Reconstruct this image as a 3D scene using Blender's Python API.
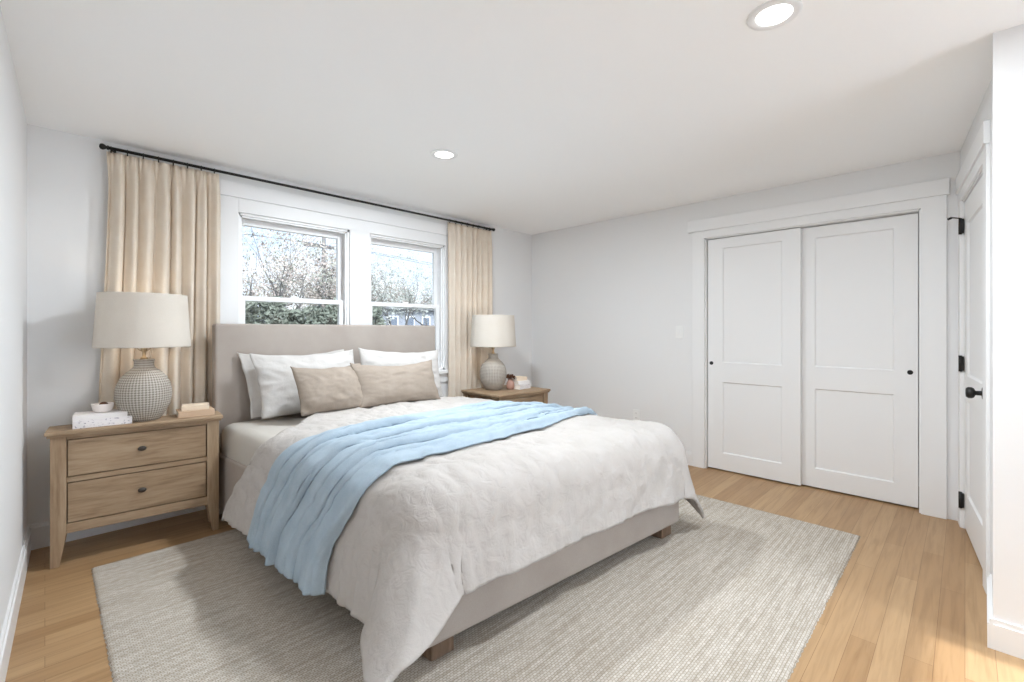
import bpy, bmesh, math, random
from mathutils import Vector, Matrix, noise

for o in list(bpy.data.objects):
    bpy.data.objects.remove(o, do_unlink=True)
S = bpy.context.scene
COL = S.collection
PI = math.pi


def lin(r, g, b):
    f = lambda c: (c / 255 / 12.92) if c / 255 <= .04045 else ((c / 255 + .055) / 1.055) ** 2.4
    return (f(r), f(g), f(b), 1.0)


# ------------------------------------------------------------------ camera
CAM_H = 1.24
cam = bpy.data.cameras.new('camera')
cam_o = bpy.data.objects.new('camera', cam)
COL.objects.link(cam_o)
cam.sensor_width = 36.0
cam.lens = 36.0 * 460 / 1024
cam.shift_y = -11 / 1024
cam.clip_start = .02
cam_o.location = (0, 0, CAM_H)
cam_o.rotation_euler = (PI / 2, 0, -math.radians(45.44))
S.camera = cam_o

# ------------------------------------------------------------------ exposure, world, sun, lamps
S.view_settings.view_transform = 'Standard'
S.view_settings.look = 'None'
S.view_settings.gamma = 1.0
S.view_settings.use_curve_mapping = False
S.view_settings.exposure = 0.80
S.cycles.max_bounces = 14
S.cycles.diffuse_bounces = 8
S.cycles.glossy_bounces = 4
S.cycles.transparent_max_bounces = 12
S.cycles.use_denoising = True
S.cycles.sample_clamp_indirect = 6.0
S.cycles.caustics_reflective = False
S.cycles.caustics_refractive = False

SKY_FAR = .92        # hazy sky opposite the sun
SKY_SUN = 6.0        # glare of the cloud deck around the sun
DOWNLIGHT_W = (25.0, 20.0, 9.0)   # over the bed, near the closet, added unseen behind the photographer
SUN_E = 4.0

world = bpy.data.worlds.new('world')
S.world = world
world.use_nodes = True
wt = world.node_tree
wt.nodes.clear()
w_out = wt.nodes.new('ShaderNodeOutputWorld')
w_bg = wt.nodes.new('ShaderNodeBackground')
w_tc = wt.nodes.new('ShaderNodeTexCoord')
w_map = wt.nodes.new('ShaderNodeMapping')
w_map.inputs['Scale'].default_value = (1, 1, 2.2)
w_n = wt.nodes.new('ShaderNodeTexNoise')
w_n.inputs['Scale'].default_value = 3.2
w_n.inputs['Detail'].default_value = 5
w_r = wt.nodes.new('ShaderNodeValToRGB')
w_r.color_ramp.elements[0].position = .38
w_r.color_ramp.elements[0].color = (.64, .80, 1.06, 1)
w_r.color_ramp.elements[1].position = .60
w_r.color_ramp.elements[1].color = (.93, .98, 1.05, 1)
w_dot = wt.nodes.new('ShaderNodeVectorMath')
w_dot.operation = 'DOT_PRODUCT'
w_dot.inputs[1].default_value = (-.2, -.80, .56)
w_mr = wt.nodes.new('ShaderNodeMapRange')
w_mr.interpolation_type = 'SMOOTHSTEP'
w_mr.inputs['From Min'].default_value = -.1
w_mr.inputs['From Max'].default_value = .95
w_mr.inputs['To Min'].default_value = SKY_FAR
w_mr.inputs['To Max'].default_value = SKY_SUN
wt.links.new(w_tc.outputs['Generated'], w_map.inputs['Vector'])
wt.links.new(w_map.outputs[0], w_n.inputs['Vector'])
wt.links.new(w_n.outputs['Fac'], w_r.inputs['Fac'])
w_mix = wt.nodes.new('ShaderNodeMix')
w_mix.data_type = 'RGBA'
w_mix.inputs[7].default_value = (.80, .92, 1.08, 1)
w_f = wt.nodes.new('ShaderNodeMapRange')
w_f.inputs['From Min'].default_value = -.3
w_f.inputs['From Max'].default_value = .3
wt.links.new(w_dot.outputs['Value'], w_f.inputs['Value'])
wt.links.new(w_f.outputs['Result'], w_mix.inputs['Factor'])
wt.links.new(w_r.outputs['Color'], w_mix.inputs[6])
wt.links.new(w_mix.outputs[2], w_bg.inputs['Color'])
wt.links.new(w_tc.outputs['Generated'], w_dot.inputs[0])
wt.links.new(w_dot.outputs['Value'], w_mr.inputs['Value'])
wt.links.new(w_mr.outputs['Result'], w_bg.inputs['Strength'])
wt.links.new(w_bg.outputs[0], w_out.inputs['Surface'])

sun = bpy.data.lights.new('sun', 'SUN')
sun.energy = SUN_E
sun.angle = math.radians(1.2)
sun.color = (.97, 1.0, 1.04)
sun_o = bpy.data.objects.new('sun', sun)
COL.objects.link(sun_o)
sd = Vector((.05, 1.0, -.86)).normalized()
sun_o.rotation_euler = sd.to_track_quat('-Z', 'Y').to_euler()
sun_o.location = (0, -8, 9)


def portal(name, loc, sx, sz, ry):
    l = bpy.data.lights.new(name, 'AREA')
    l.shape = 'RECTANGLE'
    l.size = sx
    l.size_y = sz
    l.cycles.is_portal = True
    o = bpy.data.objects.new(name, l)
    COL.objects.link(o)
    o.location = loc
    o.rotation_euler = ry
    return o


# room dimensions
XL, XR, YB, YR, HC = -.08, 4.16, 3.76, -2.2, 2.40
portal('daylight_portal_wide', (1.93, YR - .16, 1.10), 1.16, 2.15, (PI / 2, 0, PI))
portal('daylight_portal_first', (1.406, YB + .17, 1.46), .9, 1.3, (PI / 2, 0, 0))
portal('daylight_portal_second', (2.426, YB + .17, 1.46), .85, 1.3, (PI / 2, 0, 0))


# ------------------------------------------------------------------ helpers
class MB:
    """collects geometry for ONE mesh object (world coordinates unless built under a parent)"""
    def __init__(s):
        s.bm = bmesh.new()

    def box(s, x0, x1, y0, y1, z0, z1, bev=0, seg=2, M=None):
        vs = [s.bm.verts.new(p) for p in ((x0, y0, z0), (x1, y0, z0), (x1, y1, z0), (x0, y1, z0),
                                          (x0, y0, z1), (x1, y0, z1), (x1, y1, z1), (x0, y1, z1))]
        fs = [s.bm.faces.new([vs[i] for i in q]) for q in
              ((0, 3, 2, 1), (4, 5, 6, 7), (0, 1, 5, 4), (1, 2, 6, 5), (2, 3, 7, 6), (3, 0, 4, 7))]
        if bev:
            es = list({e for f in fs for e in f.edges})
            r = bmesh.ops.bevel(s.bm, geom=es + vs, offset=bev, segments=seg, affect='EDGES', profile=.5)
            vs = list({v for f in r['faces'] for v in f.verts} | {v for v in vs if v.is_valid})
        if M is not None:
            for v in vs:
                v.co = M @ v.co
        return vs

    def prism(s, pts8):
        vs = [s.bm.verts.new(p) for p in pts8]
        for q in ((0, 3, 2, 1), (4, 5, 6, 7), (0, 1, 5, 4), (1, 2, 6, 5), (2, 3, 7, 6), (3, 0, 4, 7)):
            s.bm.faces.new([vs[i] for i in q])
        return vs

    def tube(s, p0, p1, r0, r1=None, n=12, caps=True):
        r1 = r0 if r1 is None else r1
        p0, p1 = Vector(p0), Vector(p1)
        d = (p1 - p0).normalized()
        a = d.orthogonal().normalized()
        b = d.cross(a)
        A, B = [], []
        for i in range(n):
            t = 2 * PI * i / n
            w = a * math.cos(t) + b * math.sin(t)
            A.append(s.bm.verts.new(p0 + w * r0))
            B.append(s.bm.verts.new(p1 + w * r1))
        for i in range(n):
            f = s.bm.faces.new((A[i], A[(i + 1) % n], B[(i + 1) % n], B[i]))
            f.smooth = True
        if caps:
            s.bm.faces.new(A[::-1])
            s.bm.faces.new(B)

    def lathe(s, prof, n=40, c=(0, 0, 0), axis='z'):
        rings = []
        for r, z in prof:
            ring = []
            if r < 1e-5:
                p = (0, 0, z)
                ring = [s.bm.verts.new(s._ax(p, c, axis))]
            else:
                for i in range(n):
                    t = 2 * PI * i / n
                    ring.append(s.bm.verts.new(s._ax((r * math.cos(t), r * math.sin(t), z), c, axis)))
            rings.append(ring)
        for A, B in zip(rings, rings[1:]):
            if len(A) == 1 and len(B) == 1:
                continue
            for i in range(n):
                j = (i + 1) % n
                q = ([A[0], B[j], B[i]] if len(A) == 1 else [A[i], A[j], B[0]] if len(B) == 1
                     else [A[i], A[j], B[j], B[i]])
                f = s.bm.faces.new(q)
                f.smooth = True

    @staticmethod
    def _ax(p, c, axis):
        x, y, z = p
        if axis == 'x':
            x, y, z = z, x, y
        elif axis == 'y':
            x, y, z = y, z, x
        elif axis == '-x':
            x, y, z = -z, y, x
        return (x + c[0], y + c[1], z + c[2])

    def grid(s, fn, nu, nv, smooth=True, closed_u=False):
        V = [[s.bm.verts.new(fn(i / nu, j / nv)) for j in range(nv + 1)] for i in range(nu + (0 if closed_u else 1))]
        m = len(V)
        for i in range(nu):
            for j in range(nv):
                f = s.bm.faces.new((V[i][j], V[(i + 1) % m][j], V[(i + 1) % m][j + 1], V[i][j + 1]))
                f.smooth = smooth
        return V

    def quad(s, c, u, v):
        f = s.bm.faces.new([s.bm.verts.new(c + a * u + b * v) for a, b in ((-1, -1), (1, -1), (1, 1), (-1, 1))])
        return f

    def build(s, name, m, parent=None, loc=None, rot=None, bevel=0, recalc=True):
        if recalc:
            bmesh.ops.recalc_face_normals(s.bm, faces=s.bm.faces)
        me = bpy.data.meshes.new(name)
        s.bm.to_mesh(me)
        s.bm.free()
        me.materials.append(m)
        o = bpy.data.objects.new(name, me)
        COL.objects.link(o)
        if parent:
            o.parent = parent
        if loc:
            o.location = loc
        if rot:
            o.rotation_euler = rot
        if bevel:
            b = o.modifiers.new('bevel', 'BEVEL')
            b.width = bevel
            b.segments = 2
            b.limit_method = 'ANGLE'
            b.angle_limit = math.radians(40)
        return o


def tag(o, label=None, cat=None, group=None, kind=None):
    if label:
        o['label'] = label
    if cat:
        o['category'] = cat
    if group:
        o['group'] = group
    if kind:
        o['kind'] = kind
    return o


def thing(name, label, cat, loc=(0, 0, 0), rz=0, group=None, kind=None):
    o = bpy.data.objects.new(name, None)
    o.empty_display_size = .1
    COL.objects.link(o)
    o.location = loc
    o.rotation_euler = (0, 0, rz)
    return tag(o, label, cat, group, kind)


def kids(o):
    return [c for c in bpy.data.objects if c.parent == o]


def dup(o, parent=None, loc=None, rz=None):
    c = o.copy()
    COL.objects.link(c)
    c.parent = parent
    for ch in kids(o):
        dup(ch, c)
    if loc:
        c.location = loc
    if rz is not None:
        c.rotation_euler[2] = rz
    return c


def fbm(x, y, z=0.0, o=3):
    v, a, f = 0, 1, 1
    for _ in range(o):
        v += a * noise.noise(Vector((x * f, y * f, z * f)))
        a *= .5
        f *= 2.1
    return v


def sstep(a, b, x):
    t = max(0.0, min(1.0, (x - a) / (b - a)))
    return t * t * (3 - 2 * t)


# ------------------------------------------------------------------ materials
def base_mat(name, col, rough=.6, spec=.3, metal=0):
    m = bpy.data.materials.new(name)
    m.use_nodes = True
    b = m.node_tree.nodes['Principled BSDF']
    b.inputs['Base Color'].default_value = col
    b.inputs['Roughness'].default_value = rough
    b.inputs['Specular IOR Level'].default_value = spec
    b.inputs['Metallic'].default_value = metal
    return m, m.node_tree, b


def node(nt, kind, **kw):
    n = nt.nodes.new(kind)
    for k, v in kw.items():
        if hasattr(n, k):
            setattr(n, k, v)
        else:
            n.inputs[k.replace('_', ' ')].default_value = v
    return n


def ramp(nt, stops):
    r = nt.nodes.new('ShaderNodeValToRGB')
    e = r.color_ramp.elements
    while len(e) < len(stops):
        e.new(.5)
    for el, (p, c) in zip(e, stops):
        el.position = p
        el.color = c
    return r


def coords(nt, scale=(1, 1, 1), rot=(0, 0, 0)):
    t = nt.nodes.new('ShaderNodeTexCoord')
    m = nt.nodes.new('ShaderNodeMapping')
    m.inputs['Scale'].default_value = scale
    m.inputs['Rotation'].default_value = rot
    nt.links.new(t.outputs['Object'], m.inputs['Vector'])
    return m


def bump(nt, b, fac, strength, dist):
    n = nt.nodes.new('ShaderNodeBump')
    n.inputs['Strength'].default_value = strength
    n.inputs['Distance'].default_value = dist
    nt.links.new(fac, n.inputs['Height'])
    nt.links.new(n.outputs[0], b.inputs['Normal'])


def paint(name, col, rough=.7, spec=.2, b_s=.05):
    m, nt, b = base_mat(name, col, rough, spec)
    c = coords(nt)
    n = node(nt, 'ShaderNodeTexNoise', Scale=90.0, Detail=3.0)
    nt.links.new(c.outputs[0], n.inputs['Vector'])
    bump(nt, b, n.outputs['Fac'], b_s, .002)
    return m


def fabric(name, col, col2=None, scale=500, rough=.95, b_s=.25, blotch=6.0, trans=0.0, dist=.001, crinkle=22.0, crinkle_h=0.0):
    m, nt, b = base_mat(name, col, rough, .1)
    c = coords(nt)
    n1 = node(nt, 'ShaderNodeTexNoise', Scale=blotch, Detail=4.0)
    w1 = node(nt, 'ShaderNodeTexNoise', Scale=float(scale), Detail=2.0)
    nt.links.new(c.outputs[0], n1.inputs['Vector'])
    nt.links.new(c.outputs[0], w1.inputs['Vector'])
    mx = nt.nodes.new('ShaderNodeMath')
    mx.operation = 'MULTIPLY_ADD'
    mx.inputs[1].default_value = .5
    ad = nt.nodes.new('ShaderNodeMath')
    ad.operation = 'MULTIPLY'
    ad.inputs[1].default_value = .5
    nt.links.new(n1.outputs['Fac'], ad.inputs[0])
    nt.links.new(w1.outputs['Fac'], mx.inputs[0])
    nt.links.new(ad.outputs[0], mx.inputs[2])
    r = ramp(nt, [(.35, col2 or tuple(x * .9 for x in col[:3]) + (1,)), (.65, col)])
    nt.links.new(mx.outputs[0], r.inputs['Fac'])
    nt.links.new(r.outputs['Color'], b.inputs['Base Color'])
    cr = node(nt, 'ShaderNodeTexNoise', Scale=crinkle, Detail=5.0, Distortion=.8)
    nt.links.new(c.outputs[0], cr.inputs['Vector'])
    am = nt.nodes.new('ShaderNodeMath')
    am.operation = 'MULTIPLY_ADD'
    am.inputs[1].default_value = crinkle_h
    nt.links.new(cr.outputs['Fac'], am.inputs[0])
    nt.links.new(w1.outputs['Fac'], am.inputs[2])
    bump(nt, b, am.outputs[0], b_s, dist)
    if trans:
        tr = nt.nodes.new('ShaderNodeBsdfTranslucent')
        nt.links.new(r.outputs['Color'], tr.inputs['Color'])
        ms = nt.nodes.new('ShaderNodeMixShader')
        ms.inputs['Fac'].default_value = trans
        out = nt.nodes['Material Output']
        nt.links.new(b.outputs[0], ms.inputs[1])
        nt.links.new(tr.outputs[0], ms.inputs[2])
        nt.links.new(ms.outputs[0], out.inputs['Surface'])
    return m


def wood(name, dark, mid, light, scale, rough=.6):
    m, nt, b = base_mat(name, mid, rough, .25)
    c = coords(nt, scale)
    n1 = node(nt, 'ShaderNodeTexNoise', Scale=1.0, Detail=7.0, Roughness=.62, Distortion=.5)
    nt.links.new(c.outputs[0], n1.inputs['Vector'])
    c2 = coords(nt, tuple(s * 3.5 for s in scale))
    n2 = node(nt, 'ShaderNodeTexNoise', Scale=1.0, Detail=4.0)
    nt.links.new(c2.outputs[0], n2.inputs['Vector'])
    a = nt.nodes.new('ShaderNodeMath')
    a.operation = 'MULTIPLY_ADD'
    a.inputs[1].default_value = .35
    nt.links.new(n2.outputs['Fac'], a.inputs[0])
    a2 = nt.nodes.new('ShaderNodeMath')
    a2.operation = 'MULTIPLY'
    a2.inputs[1].default_value = .65
    nt.links.new(n1.outputs['Fac'], a2.inputs[0])
    nt.links.new(a2.outputs[0], a.inputs[2])
    r = ramp(nt, [(.33, dark), (.5, mid), (.66, light)])
    nt.links.new(a.outputs[0], r.inputs['Fac'])
    nt.links.new(r.outputs['Color'], b.inputs['Base Color'])
    bump(nt, b, a.outputs[0], .15, .002)
    return m


M = {}
M['wall'] = paint('wall_paint', (.80, .80, .80, 1), .8)
M['ceiling'] = paint('ceiling_paint', (.96, .96, .96, 1), .9)
M['trim'] = paint('trim_paint', (.82, .82, .82, 1), .42, .4, .02)
M['door'] = paint('door_paint', (.82, .82, .82, 1), .48, .35, .02)
M['black'], _, _ = base_mat('black_metal', (.012, .011, .010, 1), .45, .4)
M['bronze'], _, _ = base_mat('dark_bronze', (.035, .026, .02, 1), .4, .5)
M['nickel'], _, _ = base_mat('brushed_brass', (.55, .42, .27, 1), .35, .5, .9)
M['vinyl'], _, _ = base_mat('window_vinyl', (.88, .88, .88, 1), .4, .4)
M['plate'], _, _ = base_mat('plastic_plate', (.84, .84, .83, 1), .4, .4)
M['slot'], _, _ = base_mat('socket_slot', (.25, .24, .23, 1), .6)
W_D, W_M, W_L = lin(135, 112, 88), lin(158, 134, 108), lin(173, 151, 125)
M['wood_h'] = wood('oak_horizontal_grain', W_D, W_M, W_L, (3.0, 26, 26))
M['wood_v'] = wood('oak_vertical_grain', W_D, W_M, W_L, (26, 26, 2.6))
M['wood_in'] = wood('oak_carcass', lin(95, 72, 50), lin(110, 84, 58), lin(125, 96, 68), (3, 26, 26))
M['wood_leg'] = wood('walnut_bed_leg', lin(82, 66, 52), lin(110, 90, 74), lin(132, 110, 92), (20, 20, 3))
M['upholstery'] = fabric('greige_upholstery', lin(173, 164, 156), lin(160, 150, 142), 420, .95, .3, 5)
M['sheet'] = fabric('white_sheet', lin(200, 196, 189), lin(191, 187, 180), 600, .9, .1, 4)
M['duvet'] = fabric('white_duvet_linen', lin(188, 183, 179), lin(179, 174, 169), 450, .95, .7, 7, 0, .001, 20.0, 10.0)
M['pillow'] = fabric('white_pillow_linen', lin(199, 196, 193), lin(192, 188, 184), 450, .95, .4, 7, 0, .001, 24.0, 7.0)
M['cushion'] = fabric('beige_cushion_linen', lin(162, 150, 138), lin(149, 137, 125), 260, .95, .35, 9, 0, .0015)
M['throw'] = fabric('pale_blue_wool', lin(172, 187, 198), lin(153, 169, 182), 350, .97, .4, 10, 0, .0015)
M['curtain'] = fabric('oatmeal_linen_curtain', lin(240, 230, 216), lin(232, 219, 202), 300, .95, .2, 12, .22)
M['shade'] = fabric('cream_lampshade_linen', lin(226, 219, 209), lin(218, 210, 199), 400, .95, .15, 6, .15)
M['paper'], _, _ = base_mat('book_pages', lin(236, 231, 222), .8)
M['white_book'], _, _ = base_mat('white_book_cover', lin(236, 232, 230), .5)
M['cream_book'], _, _ = base_mat('cream_book_cover', lin(231, 214, 192), .55)
M['tan_book'], _, _ = base_mat('tan_book_cover', lin(199, 172, 146), .55)
M['bowl'] = paint('white_stoneware', lin(238, 229, 224), .45, .4, .05)
M['brown'], _, _ = base_mat('brown_wood_bead', lin(98, 64, 45), .5)
M['pinkclay'] = paint('dusty_rose_clay', lin(176, 138, 124), .6, .3, .1)
M['green_paint'], _, _ = base_mat('house_trim', lin(170, 170, 168), .7)
M['darkglass'], _, _ = base_mat('dark_window_glass', lin(48, 54, 64), .2, .5)

# spine of the white book with its unreadable grey print
m, nt, b = base_mat('printed_white_spine', lin(236, 232, 232), .5)
c = coords(nt, (60, 1, 120))
n = node(nt, 'ShaderNodeTexNoise', Scale=1.0, Detail=2.0)
nt.links.new(c.outputs[0], n.inputs['Vector'])
r = ramp(nt, [(.36, lin(176, 170, 178)), (.42, lin(236, 232, 232))])
nt.links.new(n.outputs['Fac'], r.inputs['Fac'])
nt.links.new(r.outputs[0], b.inputs['Base Color'])
M['spine'] = m

# oak floor: boards along X
m, nt, b = base_mat('oak_strip_floor', lin(205, 165, 122), .38, .35)
c = coords(nt)
br = nt.nodes.new('ShaderNodeTexBrick')
br.offset = .37
br.offset_frequency = 2
for k, v in (('Scale', 1.0), ('Mortar Size', .0009), ('Mortar Smooth', .3), ('Bias', 0.0), ('Brick Width', 1.15), ('Row Height', .083)):
    br.inputs[k].default_value = v
br.inputs['Color1'].default_value = lin(160, 126, 89)
br.inputs['Color2'].default_value = lin(180, 148, 110)
br.inputs['Mortar'].default_value = lin(127, 95, 64)
nt.links.new(c.outputs[0], br.inputs['Vector'])
c2 = coords(nt, (2.5, 45, 1))
n = node(nt, 'ShaderNodeTexNoise', Scale=1.0, Detail=6.0, Roughness=.6, Distortion=.6)
nt.links.new(c2.outputs[0], n.inputs['Vector'])
r = ramp(nt, [(.3, (.80, .77, .73, 1)), (.55, (1, 1, 1, 1)), (.75, (1.06, 1.05, 1.03, 1))])
nt.links.new(n.outputs['Fac'], r.inputs['Fac'])
mx = nt.nodes.new('ShaderNodeMix')
mx.data_type = 'RGBA'
mx.blend_type = 'MULTIPLY'
mx.inputs['Factor'].default_value = 1
nt.links.new(br.outputs['Color'], mx.inputs[6])
nt.links.new(r.outputs['Color'], mx.inputs[7])
nt.links.new(mx.outputs[2], b.inputs['Base Color'])
bump(nt, b, br.outputs['Fac'], -.25, .001)
M['floor'] = m

# woven rug
m, nt, b = base_mat('woven_jute_rug', lin(200, 190, 176), 1.0, .05)
c = coords(nt)
wob = node(nt, 'ShaderNodeTexNoise', Scale=45.0, Detail=2.0)
nt.links.new(c.outputs[0], wob.inputs['Vector'])
va = nt.nodes.new('ShaderNodeVectorMath')
va.operation = 'MULTIPLY_ADD'
va.inputs[1].default_value = (.010, .006, 0)
nt.links.new(wob.outputs['Color'], va.inputs[0])
nt.links.new(c.outputs[0], va.inputs[2])
br = nt.nodes.new('ShaderNodeTexBrick')
br.offset = .5
for k, v in (('Scale', 1.0), ('Mortar Size', .0018), ('Mortar Smooth', .8), ('Bias', .1), ('Brick Width', .016), ('Row Height', .0105)):
    br.inputs[k].default_value = v
br.inputs['Color1'].default_value = lin(205, 199, 190)
br.inputs['Color2'].default_value = lin(186, 178, 167)
br.inputs['Mortar'].default_value = lin(154, 144, 131)
nt.links.new(va.outputs[0], br.inputs['Vector'])
c3 = coords(nt, (3, 60, 1))
n3 = node(nt, 'ShaderNodeTexNoise', Scale=1.0, Detail=4.0)
nt.links.new(c3.outputs[0], n3.inputs['Vector'])
r = ramp(nt, [(.38, (.82, .80, .77, 1)), (.58, (1, 1, 1, 1))])
nt.links.new(n3.outputs['Fac'], r.inputs['Fac'])
mx = nt.nodes.new('ShaderNodeMix')
mx.data_type = 'RGBA'
mx.blend_type = 'MULTIPLY'
mx.inputs['Factor'].default_value = 1
nt.links.new(br.outputs['Color'], mx.inputs[6])
nt.links.new(r.outputs['Color'], mx.inputs[7])
nt.links.new(mx.outputs[2], b.inputs['Base Color'])
bump(nt, b, br.outputs['Fac'], -.7, .004)
M['rug'] = m

# dotted stoneware for the lamp bodies
m, nt, b = base_mat('dotted_stoneware', lin(200, 194, 184), .6, .3)
c = coords(nt)
sp = nt.nodes.new('ShaderNodeSeparateXYZ')
nt.links.new(c.outputs[0], sp.inputs[0])


def mth(op, a, b_=None):
    n_ = nt.nodes.new('ShaderNodeMath')
    n_.operation = op
    for i_, v_ in enumerate((a, b_)):
        if v_ is None:
            continue
        if isinstance(v_, (int, float)):
            n_.inputs[i_].default_value = v_
        else:
            nt.links.new(v_, n_.inputs[i_])
    return n_.outputs[0]


ang = mth('MULTIPLY', mth('ARCTAN2', sp.outputs[1], sp.outputs[0]), 26.0)
zz_ = mth('MULTIPLY', sp.outputs[2], 230.0)
pat = mth('MULTIPLY', mth('COSINE', mth('ADD', ang, zz_)), mth('COSINE', mth('SUBTRACT', ang, zz_)))
r = ramp(nt, [(.30, lin(138, 130, 120)), (.62, lin(190, 183, 174))])
nt.links.new(mth('ADD', mth('MULTIPLY', pat, .5), .5), r.inputs['Fac'])
nt.links.new(r.outputs[0], b.inputs['Base Color'])
bump(nt, b, pat, .5, .003)
M['lamp_body'] = m

# window glass: clear pane with a slight reflection
m = bpy.data.materials.new('window_glass')
m.use_nodes = True
nt = m.node_tree
nt.nodes.clear()
out = nt.nodes.new('ShaderNodeOutputMaterial')
tr = nt.nodes.new('ShaderNodeBsdfTransparent')
tr.inputs['Color'].default_value = (.97, .98, .98, 1)
gl = nt.nodes.new('ShaderNodeBsdfGlossy')
gl.inputs['Roughness'].default_value = .02
ms = nt.nodes.new('ShaderNodeMixShader')
fr = nt.nodes.new('ShaderNodeFresnel')
fr.inputs['IOR'].default_value = 1.25
nt.links.new(fr.outputs[0], ms.inputs['Fac'])
nt.links.new(tr.outputs[0], ms.inputs[1])
nt.links.new(gl.outputs[0], ms.inputs[2])
nt.links.new(ms.outputs[0], out.inputs['Surface'])
M['glass'] = m


def emit(name, col, s):
    m = bpy.data.materials.new(name)
    m.use_nodes = True
    nt = m.node_tree
    nt.nodes.clear()
    o = nt.nodes.new('ShaderNodeOutputMaterial')
    e = nt.nodes.new('ShaderNodeEmission')
    e.inputs['Color'].default_value = col
    e.inputs['Strength'].default_value = s
    nt.links.new(e.outputs[0], o.inputs['Surface'])
    return m


M['diffuser'] = emit('lit_diffuser', (1, .985, .96, 1), 3.0)
M['bulb'] = emit('lit_bulb', (1, .82, .6, 1), 2.0)


def leafy(name, cols, trans=.35):
    m, nt, b = base_mat(name, cols[0], .8, .1)
    c = coords(nt)
    n = node(nt, 'ShaderNodeTexNoise', Scale=2.6, Detail=3.0)
    nt.links.new(c.outputs[0], n.inputs['Vector'])
    k = len(cols)
    r = ramp(nt, [(.3 + .4 * i / (k - 1), cc) for i, cc in enumerate(cols)])
    nt.links.new(n.outputs['Fac'], r.inputs['Fac'])
    nt.links.new(r.outputs[0], b.inputs['Base Color'])
    return m


M['leaf_rust'] = leafy('autumn_leaves_rust', [lin(119, 108, 100), lin(125, 112, 105), lin(112, 108, 97), lin(102, 104, 94)])
M['leaf_olive'] = leafy('pale_olive_leaves', [lin(113, 115, 106), lin(119, 119, 113), lin(105, 108, 98)])
M['hedge'] = leafy('hedge_leaves', [lin(42, 47, 40), lin(68, 71, 62), lin(82, 84, 74), lin(56, 51, 45)])
M['bark'] = leafy('grey_bark', [lin(66, 62, 60), lin(82, 79, 76)])
M['lawn'] = leafy('winter_lawn', [lin(76, 78, 58), lin(87, 85, 66), lin(94, 88, 73)])
M['siding'] = leafy('pale_siding', [lin(98, 99, 104), lin(105, 107, 111)])
M['siding2'] = leafy('cream_siding', [lin(128, 124, 116), lin(133, 128, 120)])
M['roofing'] = leafy('grey_shingles', [lin(61, 61, 62), lin(73, 72, 72)])
M['patio'] = paint('bounce_concrete', (.82, .83, .84, 1), .9)
M['facade'], _, _ = base_mat('outer_facade', (.7, .7, .7, 1), .8)

# ------------------------------------------------------------------ room shell
TW = .15
# window openings in the far wall
W1 = (.977, 1.835)
W2 = (2.007, 2.845)
WZ = (.838, 2.10)


def struct(mb, name, m, label, **kw):
    o = mb.build(name, m, **kw)
    return tag(o, label, None, None, 'structure')


mb = MB(); mb.box(XL - .5, XR + .9, YR - .15, YB + .15, -.12, 0)
struct(mb, 'floor', M['floor'], 'light oak strip floor of the bedroom')
mb = MB(); mb.box(XL - .5, XR + .9, YR - .15, YB + .15, HC, HC + .15)
struct(mb, 'ceiling', M['ceiling'], 'flat white ceiling with recessed lights')
XLR = XL + .01 - .033 * (YB - YR)
mb = MB()
mb.prism([(XLR - TW, YR - .15, 0), (XLR, YR - .15, 0), (XL + .01, YB + .001, 0), (XL - TW, YB + .001, 0),
          (XLR - TW, YR - .15, HC), (XLR, YR - .15, HC), (XL + .01, YB + .001, HC), (XL - TW, YB + .001, HC)])
struct(mb, 'wall_left', M['wall'], 'plain white wall beside the drawer nightstand')
mb = MB()
mb.box(XL - .25, W1[0], YB, YB + .15, 0, HC)
mb.box(W1[1], W2[0], YB, YB + .15, WZ[0], WZ[1])
mb.box(W2[1], XR + .15, YB, YB + .15, 0, HC)
mb.box(W1[0], W2[1], YB, YB + .15, 0, WZ[0])
mb.box(W1[0], W2[1], YB, YB + .15, WZ[1], HC)
struct(mb, 'wall_back', M['wall'], 'white wall with two windows behind the bed')
# closet wall
CY = (.21, 1.665)
CZ = 2.065
mb = MB()
mb.box(XR, XR + .15, CY[1], YB, 0, HC)
mb.box(XR, XR + .15, -.12, CY[0], 0, HC)
mb.box(XR, XR + .15, CY[0], CY[1], CZ, HC)
mb.box(XR + .7, XR + .8, -.12, 2.0, 0, HC)
mb.box(XR + .15, XR + .7, -.12, -.02, 0, HC)
mb.box(XR + .15, XR + .7, 1.9, 2.0, 0, HC)
struct(mb, 'wall_right', M['wall'], 'white wall holding the sliding closet doors')

# short wall with the hinged door, slightly out of square
A = Vector((XR, .022, 0))
K_ = Vector((3.06, -.088, 0))
B = Vector((2.60, -.078, 0))
dv = (K_ - A).normalized()
nv = Vector((dv.y, -dv.x, 0))        # into the room (+Y)
if nv.y < 0:
    nv = -nv
WL = (K_ - A).length
DM = Matrix(((dv.x, nv.x, 0, A.x), (dv.y, nv.y, 0, A.y), (0, 0, 1, 0), (0, 0, 0, 1)))
DS = (.13, .965)
DZ = 2.04
mb = MB()
mb.box(-.05, DS[0], -.14, 0, 0, HC, M=DM)
mb.box(DS[1], WL, -.14, 0, 0, HC, M=DM)
mb.box(DS[0], DS[1], -.14, 0, DZ, HC, M=DM)
mb.box(DS[0], DS[1], -.14, -.075, 0, DZ, M=DM)
mb.prism([(K_.x, K_.y, 0), (B.x, B.y, 0), (B.x, B.y - .02, 0), (K_.x + .05, K_.y - .02, 0),
          (K_.x, K_.y, HC), (B.x, B.y, HC), (B.x, B.y - .02, HC), (K_.x + .05, K_.y - .02, HC)])
mb.box(B.x, B.x + .14, YR - .15, B.y - .02, 0, HC)
struct(mb, 'wall_door', M['wall'], 'white wall corner with the hinged bedroom door')
mb = MB()
RW = (1.36, 2.50, .0, 2.14)
mb.box(XL - .3, RW[0], YR - .15, YR, 0, HC)
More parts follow.
